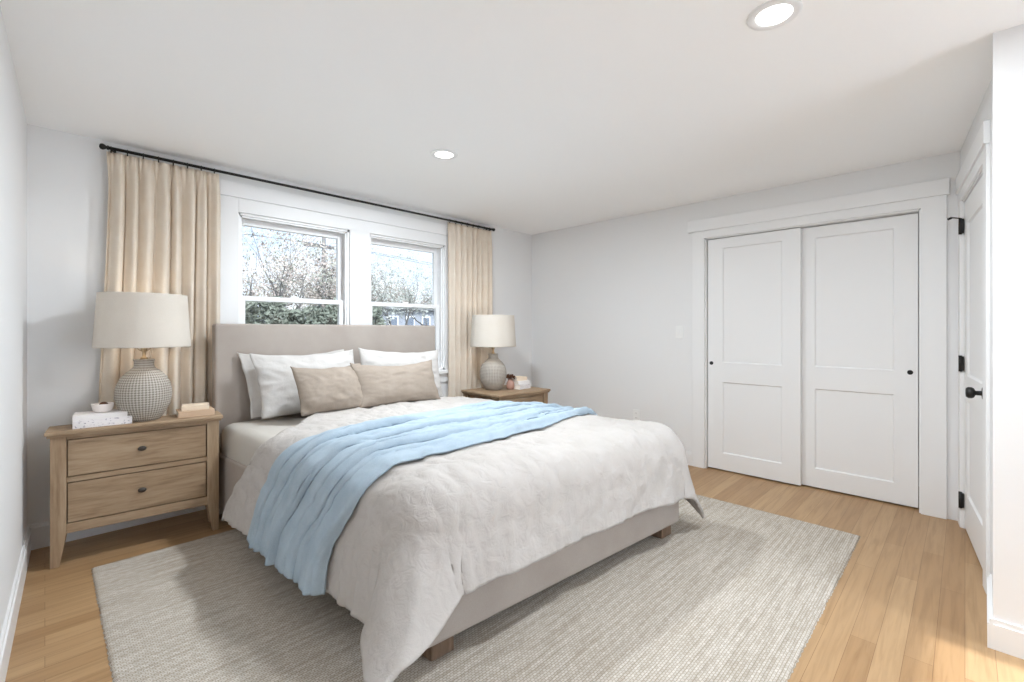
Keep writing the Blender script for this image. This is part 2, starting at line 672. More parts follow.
mb.box(RW[1], B.x + .14, YR - .15, YR, 0, HC)
mb.box(RW[0], RW[1], YR - .15, YR, RW[3], HC)
struct(mb, 'wall_rear', M['wall'], 'white wall with an opening for the added glazed door behind the photographer')


def base_profile(mb, p0, p1, n, h=.125, t=.016):
    p0, p1, n = Vector(p0), Vector(p1), Vector(n)
    for (z0, z1, tt) in ((0, h - .018, t), (h - .018, h, t * .62)):
        mb.prism([p0 + Vector((0, 0, z0)), p1 + Vector((0, 0, z0)), p1 + n * tt + Vector((0, 0, z0)), p0 + n * tt + Vector((0, 0, z0)),
                  p0 + Vector((0, 0, z1)), p1 + Vector((0, 0, z1)), p1 + n * tt + Vector((0, 0, z1)), p0 + n * tt + Vector((0, 0, z1))])


mb = MB(); base_profile(mb, (XLR, YR, 0), (XL + .01, YB, 0), (1, 0, 0), .14, .016)
struct(mb, 'baseboard_left', M['trim'], 'white baseboard along the wall beside the drawer nightstand')
mb = MB(); base_profile(mb, (XL + .026, YB, 0), (XR - .016, YB, 0), (0, -1, 0), .14)
struct(mb, 'baseboard_back', M['trim'], 'white baseboard under the windows')
mb = MB(); base_profile(mb, (XR, 1.775, 0), (XR, YB, 0), (-1, 0, 0), .12)
struct(mb, 'baseboard_right', M['trim'], 'white baseboard beside the closet casing')
mb = MB()
base_profile(mb, K_, B - Vector((.0155, 0, 0)), (0, 1, 0), .1145)
base_profile(mb, (B.x, B.y, 0), (B.x, YR, 0), (-1, 0, 0), .115)
struct(mb, 'baseboard_door', M['trim'], 'white baseboard wrapping the corner next to the hinged door')


# double-hung windows
def window(name, x0, x1, z0, z1, label, y=YB):
    w = MB()
    J = .022
    # jamb liner
    for a, b_, c_, d_ in ((x0, x0 + J, z0, z1), (x1 - J, x1, z0, z1), (x0, x1, z1 - J, z1), (x0, x1, z0, z0 + J)):
        w.box(a, b_, y + .0, y + .15, c_, d_)
    # inner stops
    for a, b_, c_, d_ in ((x0 + J, x0 + J + .013, z0, z1), (x1 - J - .013, x1 - J, z0, z1), (x0, x1, z1 - J - .013, z1 - J)):
        w.box(a, b_, y + .015, y + .04, c_, d_)
    root = w.build(name, M['vinyl'])
    tag(root, label, None, None, 'structure')
    xi0, xi1 = x0 + J + .001, x1 - J - .001
    mid = z0 + (z1 - z0) * .505
    for nm, a, b_, yy, st, rt, rb in (('upper_sash', mid - .018, z1 - J - .002, y + .095, .040, .05, .036),
                                     ('lower_sash', z0 + J + .002, mid + .02, y + .052, .046, .038, .06)):
        s = MB()
        t = .034
        s.box(xi0, xi0 + st, yy, yy + t, a, b_, .003)
        s.box(xi1 - st, xi1, yy, yy + t, a, b_, .003)
        s.box(xi0 + st, xi1 - st, yy, yy + t, b_ - rt, b_, .003)
        s.box(xi0 + st, xi1 - st, yy, yy + t, a, a + rb, .003)
        so = s.build(nm, M['vinyl'], root)
        g = MB()
        g.box(xi0 + st - .003, xi1 - st + .003, yy + .014, yy + .018, a + rb - .003, b_ - rt + .003)
        g.build('glass_pane', M['glass'], so)
        if nm == 'lower_sash':
            k = MB()
            k.box((x0 + x1) / 2 - .03, (x0 + x1) / 2 + .03, yy + .004, yy + .03, b_, b_ + .014, .003)
            k.build('sash_lock', M['plate'], so)
    return root


window('window_1', W1[0], W1[1], WZ[0], WZ[1], 'wider white double-hung window showing reddish autumn trees')
window('window_2', W2[0], W2[1], WZ[0], WZ[1], 'white double-hung window beside the lamp on the far side of the bed')
# unseen glazed patio door, added behind the photographer for fill and sun patch
mb = MB()
for a, b_, c_, d_ in ((RW[0], RW[0] + .04, 0, RW[3]), (RW[1] - .04, RW[1], 0, RW[3]), (RW[0], RW[1], RW[3] - .04, RW[3]), (RW[0], RW[1], 0, .02)):
    mb.box(a, b_, YR - .14, YR - .01, c_, d_)
pd = tag(mb.build('added_rear_door', M['vinyl']), 'unseen glazed patio door added behind the photographer to let in fill light', None, None, 'structure')
for x0, x1, yy in ((RW[0] + .04, 1.96, -.10), (1.90, RW[1] - .04, -.06)):
    mb = MB()
    for a, b_, c_, d_ in ((x0, x0 + .06, .02, RW[3] - .04), (x1 - .06, x1, .02, RW[3] - .04), (x0, x1, RW[3] - .10, RW[3] - .04), (x0, x1, .02, .10)):
        mb.box(a, b_, YR + yy - .015, YR + yy + .015, c_, d_)
    so = mb.build('door_sash', M['vinyl'], pd)
    mb = MB(); mb.box(x0 + .05, x1 - .05, YR + yy - .003, YR + yy + .003, .09, RW[3] - .09)
    mb.build('glass_pane', M['glass'], so)

# window casing
mb = MB()
cz0, cz1 = .80, 2.195
t = .02
mb.box(.860, W1[0] + .006, YB - t, YB, WZ[0] - .01, cz1, .002)
mb.box(W1[1] - .006, W2[0] + .006, YB - t, YB, WZ[0] - .01, WZ[1], .002)
mb.box(W2[1] - .006, 2.955, YB - t, YB, WZ[0] - .01, cz1, .002)
mb.box(W1[0] + .006, W2[1] - .006, YB - t, YB, WZ[1] - .006, cz1, .002)
mb.box(.854, 2.961, YB - t - .012, YB, cz1, cz1 + .105, .003)
mb.box(.84, 2.975, YB - .055, YB + .02, WZ[0] - .032, WZ[0], .004)
mb.box(.87, 2.945, YB - t, YB, WZ[0] - .12, WZ[0] - .032, .002)
struct(mb, 'trim_1', M['trim'], 'wide white casing framing both bedside windows')
# closet casing
mb = MB()
mb.box(XR - t, XR, CY[1] - .002, 1.772, 0, 2.127, .002)
mb.box(XR - t, XR, .085, CY[0] + .002, 0, 2.127, .002)
mb.box(XR - t, XR, CY[0], CY[1], CZ - .004, 2.127, .002)
mb.box(XR - t - .012, XR, .072, 1.81, 2.127, 2.232, .003)
# jamb liners and track fascia
mb.box(XR, XR + .13, CY[1] - .012, CY[1] + .001, 0, CZ)
mb.box(XR, XR + .13, CY[0] - .001, CY[0] + .012, 0, CZ)
mb.box(XR, XR + .13, CY[0], CY[1], CZ - .012, CZ)
struct(mb, 'trim_2', M['trim'], 'white craftsman casing around the sliding closet doors')
# hinged door casing
mb = MB()
mb.box(.03, DS[0] - .006, 0, .014, 0, DZ + .01, .002, M=DM)
mb.box(DS[1] + .006, DS[1] + .10, 0, .014, 0, DZ + .01, .002, M=DM)
mb.box(.03, DS[1] + .10, 0, .014, DZ + .01, DZ + .075, .002, M=DM)
mb.box(.022, DS[1] + .11, 0, .024, DZ + .075, DZ + .18, .003, M=DM)
mb.box(DS[0] - .02, DS[0] - .002, -.075, .006, 0, DZ + .012, M=DM)
mb.box(DS[1] + .002, DS[1] + .02, -.075, .006, 0, DZ + .012, M=DM)
struct(mb, 'trim_3', M['trim'], 'white casing around the hinged door beside the closet')


def panel_door(mb, w, h, t, panels, stile, T, rec=.011):
    """door slab in local (s along width, depth 0..t toward viewer at t, z) mapped by T; recessed panels"""
    zs = sorted({0, h} | {z for p in panels for z in p})
    xs = [0, stile, w - stile, w]
    # back board
    mb.box(0, w, 0, t - rec, 0, h, M=T)
    mb.box(0, stile, t - rec, t, 0, h, M=T)
    mb.box(w - stile, w, t - rec, t, 0, h, M=T)
    last = 0
    for a, b_ in panels:
        mb.box(stile, w - stile, t - rec, t, last, a, M=T)
        last = b_
        # sloped sticking round the panel
        k = .008
        for q in (((stile, a), (w - stile, a), (w - stile - k, a + k), (stile + k, a + k)),
                  ((w - stile, b_), (stile, b_), (stile + k, b_ - k), (w - stile - k, b_ - k)),
                  ((stile, b_), (stile, a), (stile + k, a + k), (stile + k, b_ - k)),
                  ((w - stile, a), (w - stile, b_), (w - stile - k, b_ - k), (w - stile - k, a + k))):
            dd = (t - .002, t - .002, t - rec + .0005, t - rec + .0005)
            mb.bm.faces.new([mb.bm.verts.new(T @ Vector((p[0], d, p[1]))) for p, d in zip(q, dd)])
    mb.box(stile, w - stile, t - rec, t, last, h, M=T)


def closet_door(name, y0, y1, xf, panels, pull_y, label):
    """y1>y0; front face at x=xf facing -X"""
    T = Matrix(((0, -1, 0, xf + .034), (1, 0, 0, y0), (0, 0, 1, .012), (0, 0, 0, 1)))
    mb = MB()
    panel_door(mb, y1 - y0, CZ - .030, .034, panels, .128, T, .011)
    o = mb.build(name, M['door'], recalc=True)
    tag(o, label, None, None, 'structure')
    p = MB()
    p.lathe([(0, .004), (.009, .004), (.014, .0055), (.016, .003), (.0165, -.002), (0, -.002)], 24, (xf, pull_y, .945), '-x')
    p.build('finger_pull', M['black'], o)
    return o


closet_door('door_1', .925, 1.646, XR + .022, [(.145, .77), (.94, 1.95)], 1.615, 'sliding closet door panel nearer the bed')
closet_door('door_2', .230, .965, XR + .066, [(.145, .77), (.94, 1.95)], .272, 'sliding closet door panel next to the hinged door')

# hinged door
T = DM @ Matrix(((1, 0, 0, DS[0] + .004), (0, 1, 0, -.052), (0, 0, 1, .012), (0, 0, 0, 1)))
mb = MB()
panel_door(mb, DS[1] - DS[0] - .008, DZ - .016, .044, [(.22, .80), (.95, 1.88)], .115, T, .01)
door = mb.build('door_3', M['door'])
tag(door, 'white two-panel hinged door with black hinges beside the closet', None, None, 'structure')
for z in (1.89, 1.03, .175):
    h = MB()
    h.box(DS[0] - .012, DS[0] + .014, -.004, .012, z - .045, z + .045, .002, M=DM)
    h.tube(DM @ Vector((DS[0] + .001, .012, z - .05)), DM @ Vector((DS[0] + .001, .012, z + .05)), .009)
    if z > 1.8:
        h.tube(DM @ Vector((DS[0] + .001, .012, z + .05)), DM @ Vector((DS[0] - .01, .05, z + .062)), .004)
        h.tube(DM @ Vector((DS[0] - .01, .05, z + .062)), DM @ Vector((DS[0] - .018, .068, z + .055)), .007)
    tag(h.build('hinge', M['black'], door), 'black door hinge')
k = MB()
kc = DM @ Vector((DS[1] - .07, -.006, .925))


def along(mb, c, d, prof, n=24):
    d = d.normalized()
    a = d.orthogonal().normalized()
    b_ = d.cross(a)
    rings = []
    for r, h in prof:
        rings.append([mb.bm.verts.new(c + d * h + (a * math.cos(2 * PI * i / n) + b_ * math.sin(2 * PI * i / n)) * max(r, 1e-4)) for i in range(n)])
    for P, Q in zip(rings, rings[1:]):
        for i in range(n):
            f = mb.bm.faces.new((P[i], P[(i + 1) % n], Q[(i + 1) % n], Q[i]))
            f.smooth = True


along(k, kc, nv, [(0, 0), (.032, 0), (.032, .008), (.028, .012), (.012, .014), (.011, .036), (.024, .042), (.028, .050), (.028, .062), (.022, .070), (0, .072)])
tag(k.build('door_knob', M['black'], door), 'round black door knob')


# ------------------------------------------------------------------ recessed lights
def downlight(x, y, watt, label):
    root = thing('recessed_light', label, 'ceiling light', (x, y, HC), 0, 'recessed lights in the white ceiling')
    r = MB(); r.lathe([(.058, .0), (.062, -.006), (.078, -.007), (.088, -.004), (.090, 0), (.058, 0)], 40)
    r.build('trim_ring', M['trim'], root)
    d = MB(); d.lathe([(0, -.0035), (.040, -.0035), (.060, -.003)], 40)
    d.build('diffuser', M['diffuser'], root)
    l = bpy.data.lights.new('recessed_lamp', 'AREA')
    l.shape = 'DISK'
    l.size = .165
    l.energy = watt
    l.color = (.87, .94, 1.0)
    lo = bpy.data.objects.new('recessed_lamp', l)
    COL.objects.link(lo)
    lo.parent = root
    lo.location = (0, 0, -.012)


downlight(1.85, 2.45, DOWNLIGHT_W[0], 'small round recessed ceiling light above the foot of the bed')
downlight(1.88, .50, DOWNLIGHT_W[1], 'large bright round recessed ceiling light cut by the top of the photo')
downlight(2.35, -1.75, DOWNLIGHT_W[2], 'unseen round recessed ceiling light added behind the photographer as fill')  # extra lamp out of view, added to brighten the room

# ------------------------------------------------------------------ rug
RX0, RX1, RY0, RY1 = .168, 3.43, .445, 3.225
mb = MB()


def rugf(u, v):
    x = RX0 + (RX1 - RX0) * u
    y = RY0 + (RY1 - RY0) * v
    eu = min(u, 1 - u) * (RX1 - RX0)
    ev = min(v, 1 - v) * (RY1 - RY0)
    e = min(eu, ev)
    z = .011 * min(1, (e / .012)) ** .5 if e < .012 else .011
    if eu < 1e-6:
        x += .006 * noise.noise(Vector((0, y * 9, u * 5))) + .003 * math.sin(y * 260)
    if ev < 1e-6:
        y += .006 * noise.noise(Vector((x * 9, 3, v * 5))) + .003 * math.sin(x * 260)
    z += .0012 * noise.noise(Vector((x * 4, y * 4, 0)))
    return (x, y, max(.0008, z))


def rug_u(i, n):
    return i


us = [0, .0012, .0036] + [.0036 + (1 - .0072) * i / 220 for i in range(1, 220)] + [1 - .0036, 1 - .0012, 1]
vs_ = [0, .0015, .0044] + [.0044 + (1 - .0088) * i / 180 for i in range(1, 180)] + [1 - .0044, 1 - .0015, 1]
V = [[mb.bm.verts.new(rugf(u, v)) for v in vs_] for u in us]
for i in range(len(us) - 1):
    for j in range(len(vs_) - 1):
        mb.bm.faces.new((V[i][j], V[i + 1][j], V[i + 1][j + 1], V[i][j + 1])).smooth = True
rug = mb.build('area_rug', M['rug'], recalc=False)
tag(rug, 'large cream and taupe woven rug under the bed on the oak floor', 'rug')

# ------------------------------------------------------------------ bed
BW = 1.76


def bed_pt(x, y, z):
    return Vector((.785 + x + .075 * y, 3.50 - y * (1 + .075 * x / BW), z))


def bed_box(mb, x0, x1, y0, y1, z0, z1, bev=0, seg=3):
    vs = mb.box(x0, x1, y0, y1, z0, z1, bev, seg)
    for v in vs:
        v.co = bed_pt(*v.co)


bed = thing('bed', 'greige upholstered bed with low rails and a plain tall headboard', 'bed', (0, 0, 0))
mb = MB(); mb.box(.782, 2.545, 3.50, 3.588, .02, 1.282, .014, 3)
mb.build('headboard', M['upholstery'], bed)
for nm, x0, x1, y0, y1 in (('side_rail', 0.0, .07, .006, 2.02), ('side_rail', BW - .07, BW, .006, 2.02), ('foot_rail', 0.0, BW, 2.02, 2.11)):
    mb = MB(); bed_box(mb, x0, x1, y0, y1, .075, .42 if nm == 'foot_rail' else .44, .018)
    mb.build(nm, M['upholstery'], bed)
mb = MB(); bed_box(mb, .07, BW - .07, .02, 2.02, .34, .37)
mb.build('slat_base', M['wood_in'], bed)
for x, y in ((.06, 1.99), (BW - .16, 1.99), (.06, .06), (BW - .16, .06)):
    mb = MB(); bed_box(mb, x, x + .10, y, y + .10, .012, .085, .004)
    mb.build('leg', M['wood_leg'], bed)

MZ = .63
mb = MB(); bed_box(mb, .012, BW - .012, .012, 2.06, .372, MZ, .07, 6)
for f in mb.bm.faces:
    f.smooth = True
mat = mb.build('mattress', M['sheet'])
tag(mat, 'thick mattress in a white fitted sheet showing beside the pillows', 'mattress')

# duvet as a draped surface ------------------------------------------------
R_ = .165
DX0, DX1, DY1 = .115, BW - .115, 2.0
A0, A1 = DX0 - .60, DX1 + .55
B1 = DY1 + .485
TOPZ = .682


def head_y(a):
    return .33 + .47 * (1 - sstep(.05, .6, a)) - .30 * (1 - sstep(-.5, .05, a)) + .05 * sstep(1.4, 1.9, a) + .015 * noise.noise(Vector((a * 3, 1.7, 0)))


def duvet_local(a, b, lift=0.0, wr=1.0):
    """cloth coordinate to bed-local point"""
    cx = min(max(a, DX0), DX1)
    cy = min(b, DY1)
    ex, ey = a - cx, b - cy
    if ex > 0 and ey > 0:
        q_ = 1 - .08 * sstep(0, .45, min(ex, ey))
        ex, ey = ex * q_, ey * q_
    L = math.hypot(ex, ey)
    n = Vector((ex / L, ey / L)) if L > 1e-6 else Vector((0, 0))
    # ripples round the skirt
    per = (a * 1.0 + b * 1.0)
    r = R_ + lift
    if L < r * PI / 2:
        t = L / r
        out, drop = r * math.sin(t), r * (1 - math.cos(t))
        s = 0
    else:
        s = L - r * PI / 2
        cor = min(abs(ex), abs(ey)) / .4
        fl = (.20 if a < DX0 else .14) * n.x * n.x + .08 * n.y * n.y + (.50 if a < DX0 else .16) * cor
        out, drop = r + s * fl, r + s * math.sqrt(1 - fl * fl)
    k = sstep(0, .30, s)
    if s:
        k *= 1 - .8 * sstep(0, .2, min(abs(ex), abs(ey)))
    tang = a if abs(ey) > abs(ex) else b + 7.3
    rip = (noise.noise(Vector((tang * 5.5, 3.1 if abs(ey) > abs(ex) else 8.2, L * 1.2))) * .030
           + noise.noise(Vector((tang * 13, 5.5, L * 2))) * .012) * k
    hem = sstep(.22, .31, s) * (1 - .9 * sstep(0, .2, min(abs(ex), abs(ey)))) * (math.sin(tang * 95 + 4 * noise.noise(Vector((tang * 6, 0, 0)))) * .0035)
    out += (rip + hem) * wr
    p = Vector((cx + n.x * out, cy + n.y * out, TOPZ + lift - drop - .03 * sstep(1.25, 1.7, cx)))
    # puff and creases on top
    top = 1 - sstep(.0, .25, L)
    w = fbm(a * 2.3, b * 2.3, .3, 2) * .016 * top
    # diagonal crinkles
    q = fbm(a * 7 + 2.0 * noise.noise(Vector((a * 2, b * 2, 4))), b * 5.0, 1.3, 3)
    w += (abs(q) * -.022 + .006) * (.55 + .45 * top)
    q2 = fbm(a * 16, b * 13, 7.3, 2)
    w += q2 * .004
    if L > .03:
        w += (noise.noise(Vector((a * 17 + b * 2, b * 3.5, 2.2))) * abs(n.y) + noise.noise(Vector((b * 17 + a * 2, a * 3.5, 9.2))) * abs(n.x)) * .0075 * sstep(.03, .22, L)
        w += (noise.noise(Vector((a * 34, b * 6, 4.2))) * abs(n.y) + noise.noise(Vector((b * 34, a * 6, 6.2))) * abs(n.x)) * .003 * sstep(.1, .3, L)
    w *= 1 - .7 * sstep(.02, .22, min(abs(ex), abs(ey)))
    nn = Vector((n.x * min(1, L / r / 1.2), n.y * min(1, L / r / 1.2), max(.15, 1 - L / r)))
    nn.normalize()
    w = max(w, -.014)
    p += nn * w * wr
    return p


NA, NB = 210, 170
mb = MB()


def dfn(u, v):
    a = A0 + (A1 - A0) * u
    h = head_y(a)
    b = h + (B1 - h) * v
    # hem not perfectly straight
    p = duvet_local(a, b)
    # plump head edge
    d = b - h
    if d < .05:
        p.z -= .03 * (1 - d / .05) ** 2
    return bed_pt(*p)


mb.grid(dfn, NA, NB)
bmesh.ops.recalc_face_normals(mb.bm, faces=mb.bm.faces)
duvet = mb.build('duvet', M['duvet'], recalc=True)
tag(duvet, 'white crinkled linen duvet draped over the bed below the blue throw', 'duvet')
if duvet.data.polygons[NB * NA // 2].normal.z < 0:
    duvet.data.flip_normals()
so = duvet.modifiers.new('thickness', 'SOLIDIFY')
so.thickness = .018
so.offset = 1

# throw blanket ------------------------------------------------------------
TA0, TA1 = A0 - .035, A1 + .02


def throw_edges(a):
    # local y of head-side and foot-side edge as the blanket runs across
    h = 1.16 - .22 * (1 - sstep(-.45, .15, a)) - .14 * sstep(.2, .9, a) + .14 * sstep(1.2, 1.9, a)
    f = 1.86 - .17 * (1 - sstep(-.42, .0, a)) - .08 * sstep(.3, 1.0, a) - .20 * sstep(.9, 1.8, a)
    h += .012 * noise.noise(Vector((a * 4, 0, 2)))
    f += .014 * noise.noise(Vector((a * 4, 5, 2)))
    return h, f


mb = MB()


def tfn(u, v):
    a = TA0 + (TA1 - TA0) * u
    h, f = throw_edges(a)
    b = h + (f - h) * v
    p = duvet_local(a, b, .024, .55)
    ph = (v + .06 * noise.noise(Vector((a * 2.2, v * 3, 0)))) * 2 * PI
    fold = 0.0
    for k_, (fr_, am_, sd_) in enumerate(((3.7, .040, 1.0), (6.1, .018, 6.0))):
        x_ = v * fr_ + .60 * noise.noise(Vector((a * 1.1, sd_, v * .6))) + .05 * noise.noise(Vector((a * 4.0, sd_ + 2, v)))
        i_ = math.floor(x_)
        s_ = x_ - i_
        am2 = am_ * max(0, .62 + .75 * noise.noise(Vector((a * 1.5, i_ * 1.7 + sd_, 4))))
        fold += am2 * s_ * (1 - sstep(.92, 1.0, s_))
    fold += fbm(a * 3, v * 9, 2, 2) * .0015
    fold *= sstep(0, .04, v) * sstep(0, .04, 1 - v)
    fold = max(fold, 0.0) + .001
    L = max(0, DX0 - a, a - DX1)
    t = min(1, L / R_)
    sx = -1 if a < DX0 else 1
    p += Vector((sx * t * fold, 0, (1 - t) * fold))
    return bed_pt(*p)


mb.grid(tfn, 240, 150)
bmesh.ops.recalc_face_normals(mb.bm, faces=mb.bm.faces)
throw = mb.build('throw_blanket', M['throw'])
tag(throw, 'pale blue throw blanket laid across the white duvet', 'blanket')
if throw.data.polygons[150 * 120].normal.z < 0:
    throw.data.flip_normals()
so = throw.modifiers.new('thickness', 'SOLIDIFY')
so.thickness = .009
so.offset = 1


# pillows -------------------------------------------------------------------
def pillow(name, label, cat, group, m, cx, y, z0, w, h, t, lean, yaw=0, roll=0, seed=0, flange=0.0, sag=.02, crease=.010, shear=0.0):
    mb = MB()
    U = Vector((math.cos(yaw), math.sin(yaw), 0))
    N = Vector((math.sin(yaw), -math.cos(yaw), 0))
    up = Vector((0, 0, 1))
    Wv = (up * math.cos(lean) - N * math.sin(lean)).normalized()
    Nv = (N * math.cos(lean) + up * math.sin(lean)).normalized()
    U2 = (U * math.cos(roll) + Wv * math.sin(roll)).normalized()
    W2_ = (Wv * math.cos(roll) - U * math.sin(roll)).normalized()
    n = 44

    def pt(u, v, side):
        x = w / 2 * u * (1 - .055 * (1 - v * v) * u * u)
        yv = h / 2 * v * (1 - .060 * (1 - u * u) * v * v)
        if v > 0:
            yv -= sag * (1 - u * u) * v * v
        fw = 1 - flange / (w / 2)
        fh = 1 - flange / (h / 2)
        pu, pv = min(1, abs(u) / fw), min(1, abs(v) / fh)
        th = t / 2 * (max(0, 1 - pu ** 2.6) ** .62) * (max(0, 1 - pv ** 2.6) ** .62)
        th *= 1.0 - .18 * v
        th += .004
        q = fbm(u * 2.2 + seed, v * 2.0, side * 3 + seed, 3)
        rad = fbm(math.atan2(v, u) * 2.5 + seed * 3, math.hypot(u, v) * 1.4, seed, 2)
        edge = max(abs(u), abs(v))
        c = (-abs(q) * crease * 1.8 + rad * crease * sstep(.3, .9, edge)) * (1 - sstep(.96, 1, edge))
        th = max(.0035, th + c)
        yv += .006 * noise.noise(Vector((u * 3 + seed, 7, v))) * abs(v)
        x += .006 * noise.noise(Vector((v * 3 + seed, 2, u))) * abs(u) - shear * v
        return U2 * x + W2_ * (yv + h / 2) + Nv * (th * side)

    base = Vector((cx, y, z0))
    F = [[mb.bm.verts.new(pt(-1 + 2 * i / n, -1 + 2 * j / n, 1)) for j in range(n + 1)] for i in range(n + 1)]
    K = [[mb.bm.verts.new(pt(-1 + 2 * i / n, -1 + 2 * j / n, -1)) for j in range(n + 1)] for i in range(n + 1)]
    for i in range(n):
        for j in range(n):
            mb.bm.faces.new((F[i][j], F[i + 1][j], F[i + 1][j + 1], F[i][j + 1])).smooth = True
            mb.bm.faces.new((K[i][j], K[i][j + 1], K[i + 1][j + 1], K[i + 1][j])).smooth = True
    ring = [(i, 0) for i in range(n)] + [(n, j) for j in range(n)] + [(i, n) for i in range(n, 0, -1)] + [(0, j) for j in range(n, 0, -1)]
    for (a, b_), (c_, d_) in zip(ring, ring[1:] + ring[:1]):
        mb.bm.faces.new((F[a][b_], K[a][b_], K[c_][d_], F[c_][d_])).smooth = True
    low = min(v.co.z for v in mb.bm.verts)
    o = mb.build(name, m, loc=(base.x, base.y, base.z - low))
    return tag(o, label, cat, group)


GW, GB = 'white pillows against the headboard', 'beige accent pillows'
PZ = .642
pillow('bed_pillow', 'white pillow nearest the headboard edge, mostly hidden behind another white pillow', 'pillow', GW, M['pillow'],
       1.30, 3.36, PZ + .01, .74, .45, .13, .26, 0, .0, 1, .03, shear=.025)
pillow('bed_pillow', 'plump white pillow standing behind the smaller beige cushion', 'pillow', GW, M['pillow'],
       1.325, 3.25, PZ + .015, .71, .44, .16, .24, -.03, .01, 5, .0, shear=.022)
pillow('bed_pillow', 'white pillow standing behind the long beige lumbar cushion', 'pillow', GW, M['pillow'],
       2.055, 3.235, PZ + .005, .75, .43, .16, .26, .0, -.055, 9, .0)
pillow('accent_cushion', 'small square beige cushion in front of the two stacked white pillows', 'cushion', GB, M['cushion'],
       1.36, 3.0, .69, .47, .325, .13, .26, -.03, .0, 13, 0, .016, .007, shear=.02)
pillow('accent_cushion', 'long beige lumbar cushion overlapping the small square cushion', 'cushion', GB, M['cushion'],
       1.845, 2.965, .69, .68, .325, .14, .28, -.02, -.01, 17, 0, .028, .006, shear=.015)


# ------------------------------------------------------------------ nightstands
def nightstand(name, label, loc, rz, W, D, H, rear_drop=0):
    """local: x 0..W along the front, y 0 (front of top) .. D, z 0..H"""
    root = thing(name, label, 'nightstand', loc, rz, 'oak nightstands beside the bed')
    ov = .02
    th = .034
    zt = H - th
    mb = MB()
    mb.box(0, W, 0, D, H - th * .62, H, .005)
    mb.box(.008, W - .008, .008, D - .004, zt, H - th * .62, .003)
    mb.build('top', M['wood_h'], root)
    pw = .062
    x0, x1, y0, y1 = ov, W - ov, ov, D - .008
    zk = zt * .26           # where the taper starts
    for px, sx in ((x0, 1), (x1, -1)):
        for py, sy in ((y0, 1), (y1, -1)):
            g = MB()
            pd = pw if D > .35 else .045
            a0, a1 = sorted((px, px + sx * pw))
            b0, b1 = sorted((py, py + sy * pd))
            g.box(a0, a1, b0, b1, zk, zt)
            tw, td = pw * .58, pd * .62
            c0, c1 = sorted((px, px + sx * tw))
            d0, d1 = sorted((py, py + sy * td))
            zf = -rear_drop if py == y1 else 0
            g.prism([(c0, d0, zf), (c1, d0, zf), (c1, d1, zf), (c0, d1, zf), (a0, b0, zk), (a1, b0, zk), (a1, b1, zk), (a0, b1, zk)])
            bmesh.ops.remove_doubles(g.bm, verts=g.bm.verts, dist=1e-5)
            g.build('leg', M['wood_v'], root, bevel=.0025)
    fx0, fx1 = x0 + pw, x1 - pw
    za = zt * .245
    zb = zt * .325
    zm0, zm1 = zt * .635, zt * .685
    for sx in (0, 1):
        g = MB()
        xx = (x0 + .012, x0 + .028) if sx == 0 else (x1 - .028, x1 - .012)
        pd = pw if D > .35 else .045
        g.box(xx[0], xx[1], y0 + pd, y1 - pd, za, zt)
        g.build('side_panel', M['wood_h'], root)
    g = MB(); g.box(fx0, fx1, y1 - .02, y1 - .008, za, zt); g.build('back_panel', M['wood_in'], root)
    g = MB(); g.box(x0 + .03, x1 - .03, y0 + .03, y1 - .02, zb - .03, zb - .015); g.build('bottom_panel', M['wood_in'], root)
    g = MB()
    g.box(fx0 - .002, fx1 + .002, y0 + .006, y0 + .028, za, zb - .004, .002)
    g.build('apron', M['wood_h'], root)
    g = MB()
    g.box(fx0 - .002, fx1 + .002, y0 + .006, y0 + .028, zm0 + .004, zm1 - .004, .002)
    g.box(fx0 - .002, fx1 + .002, y0 + .006, y0 + .028, zt - .016, zt)
    g.build('front_rail', M['wood_h'], root)
    for a, b_ in ((zb, zm0), (zm1, zt - .02)):
        g = MB()
        g.box(fx0 + .004, fx1 - .004, y0 + .008, y0 + .030, a + .001, b_ - .001, .0025)
        g.box(fx0 + .014, fx1 - .014, y0 + .03, y1 - .03, a + .02, b_ - .02)
        d = g.build('drawer', M['wood_h'], root)
        k = MB()
        prof = [(0, .026), (.010, .0255), (.0155, .022), (.0165, .017), (.012, .012), (.0065, .009), (.0065, .004), (.010, .001), (0, .0)]
        k.lathe([(r * 1.0, h) for r, h in prof], 24, (0, 0, 0), 'y')
        for v in k.bm.verts:
            v.co = Vector((v.co.x * 1.2 + (fx0 + fx1) / 2, y0 + .008 - v.co.y, v.co.z * .85 + (a + b_) / 2 + .006))
        tag(k.build('knob', M['bronze'], d), 'dark oval drawer knob')
    return root


NSZ = .712
ns_rz = -math.radians(5.4)
nightstand('nightstand', 'oak two-drawer nightstand in the corner by the plain side wall', (-.004, 3.357, 0), ns_rz, .785, .218, NSZ)
NRZ = .6485
nightstand('nightstand', 'oak nightstand on the far side of the bed, half hidden by bedding', (2.865, 2.985, .0125), -.03, .70, .56, NRZ - .0125, .0125)


def ns_pt(x, y):     # local point on the first nightstand
    c_, s_ = math.cos(ns_rz), math.sin(ns_rz)
    return (-.004 + c_ * x - s_ * y, 3.357 + s_ * x + c_ * y)


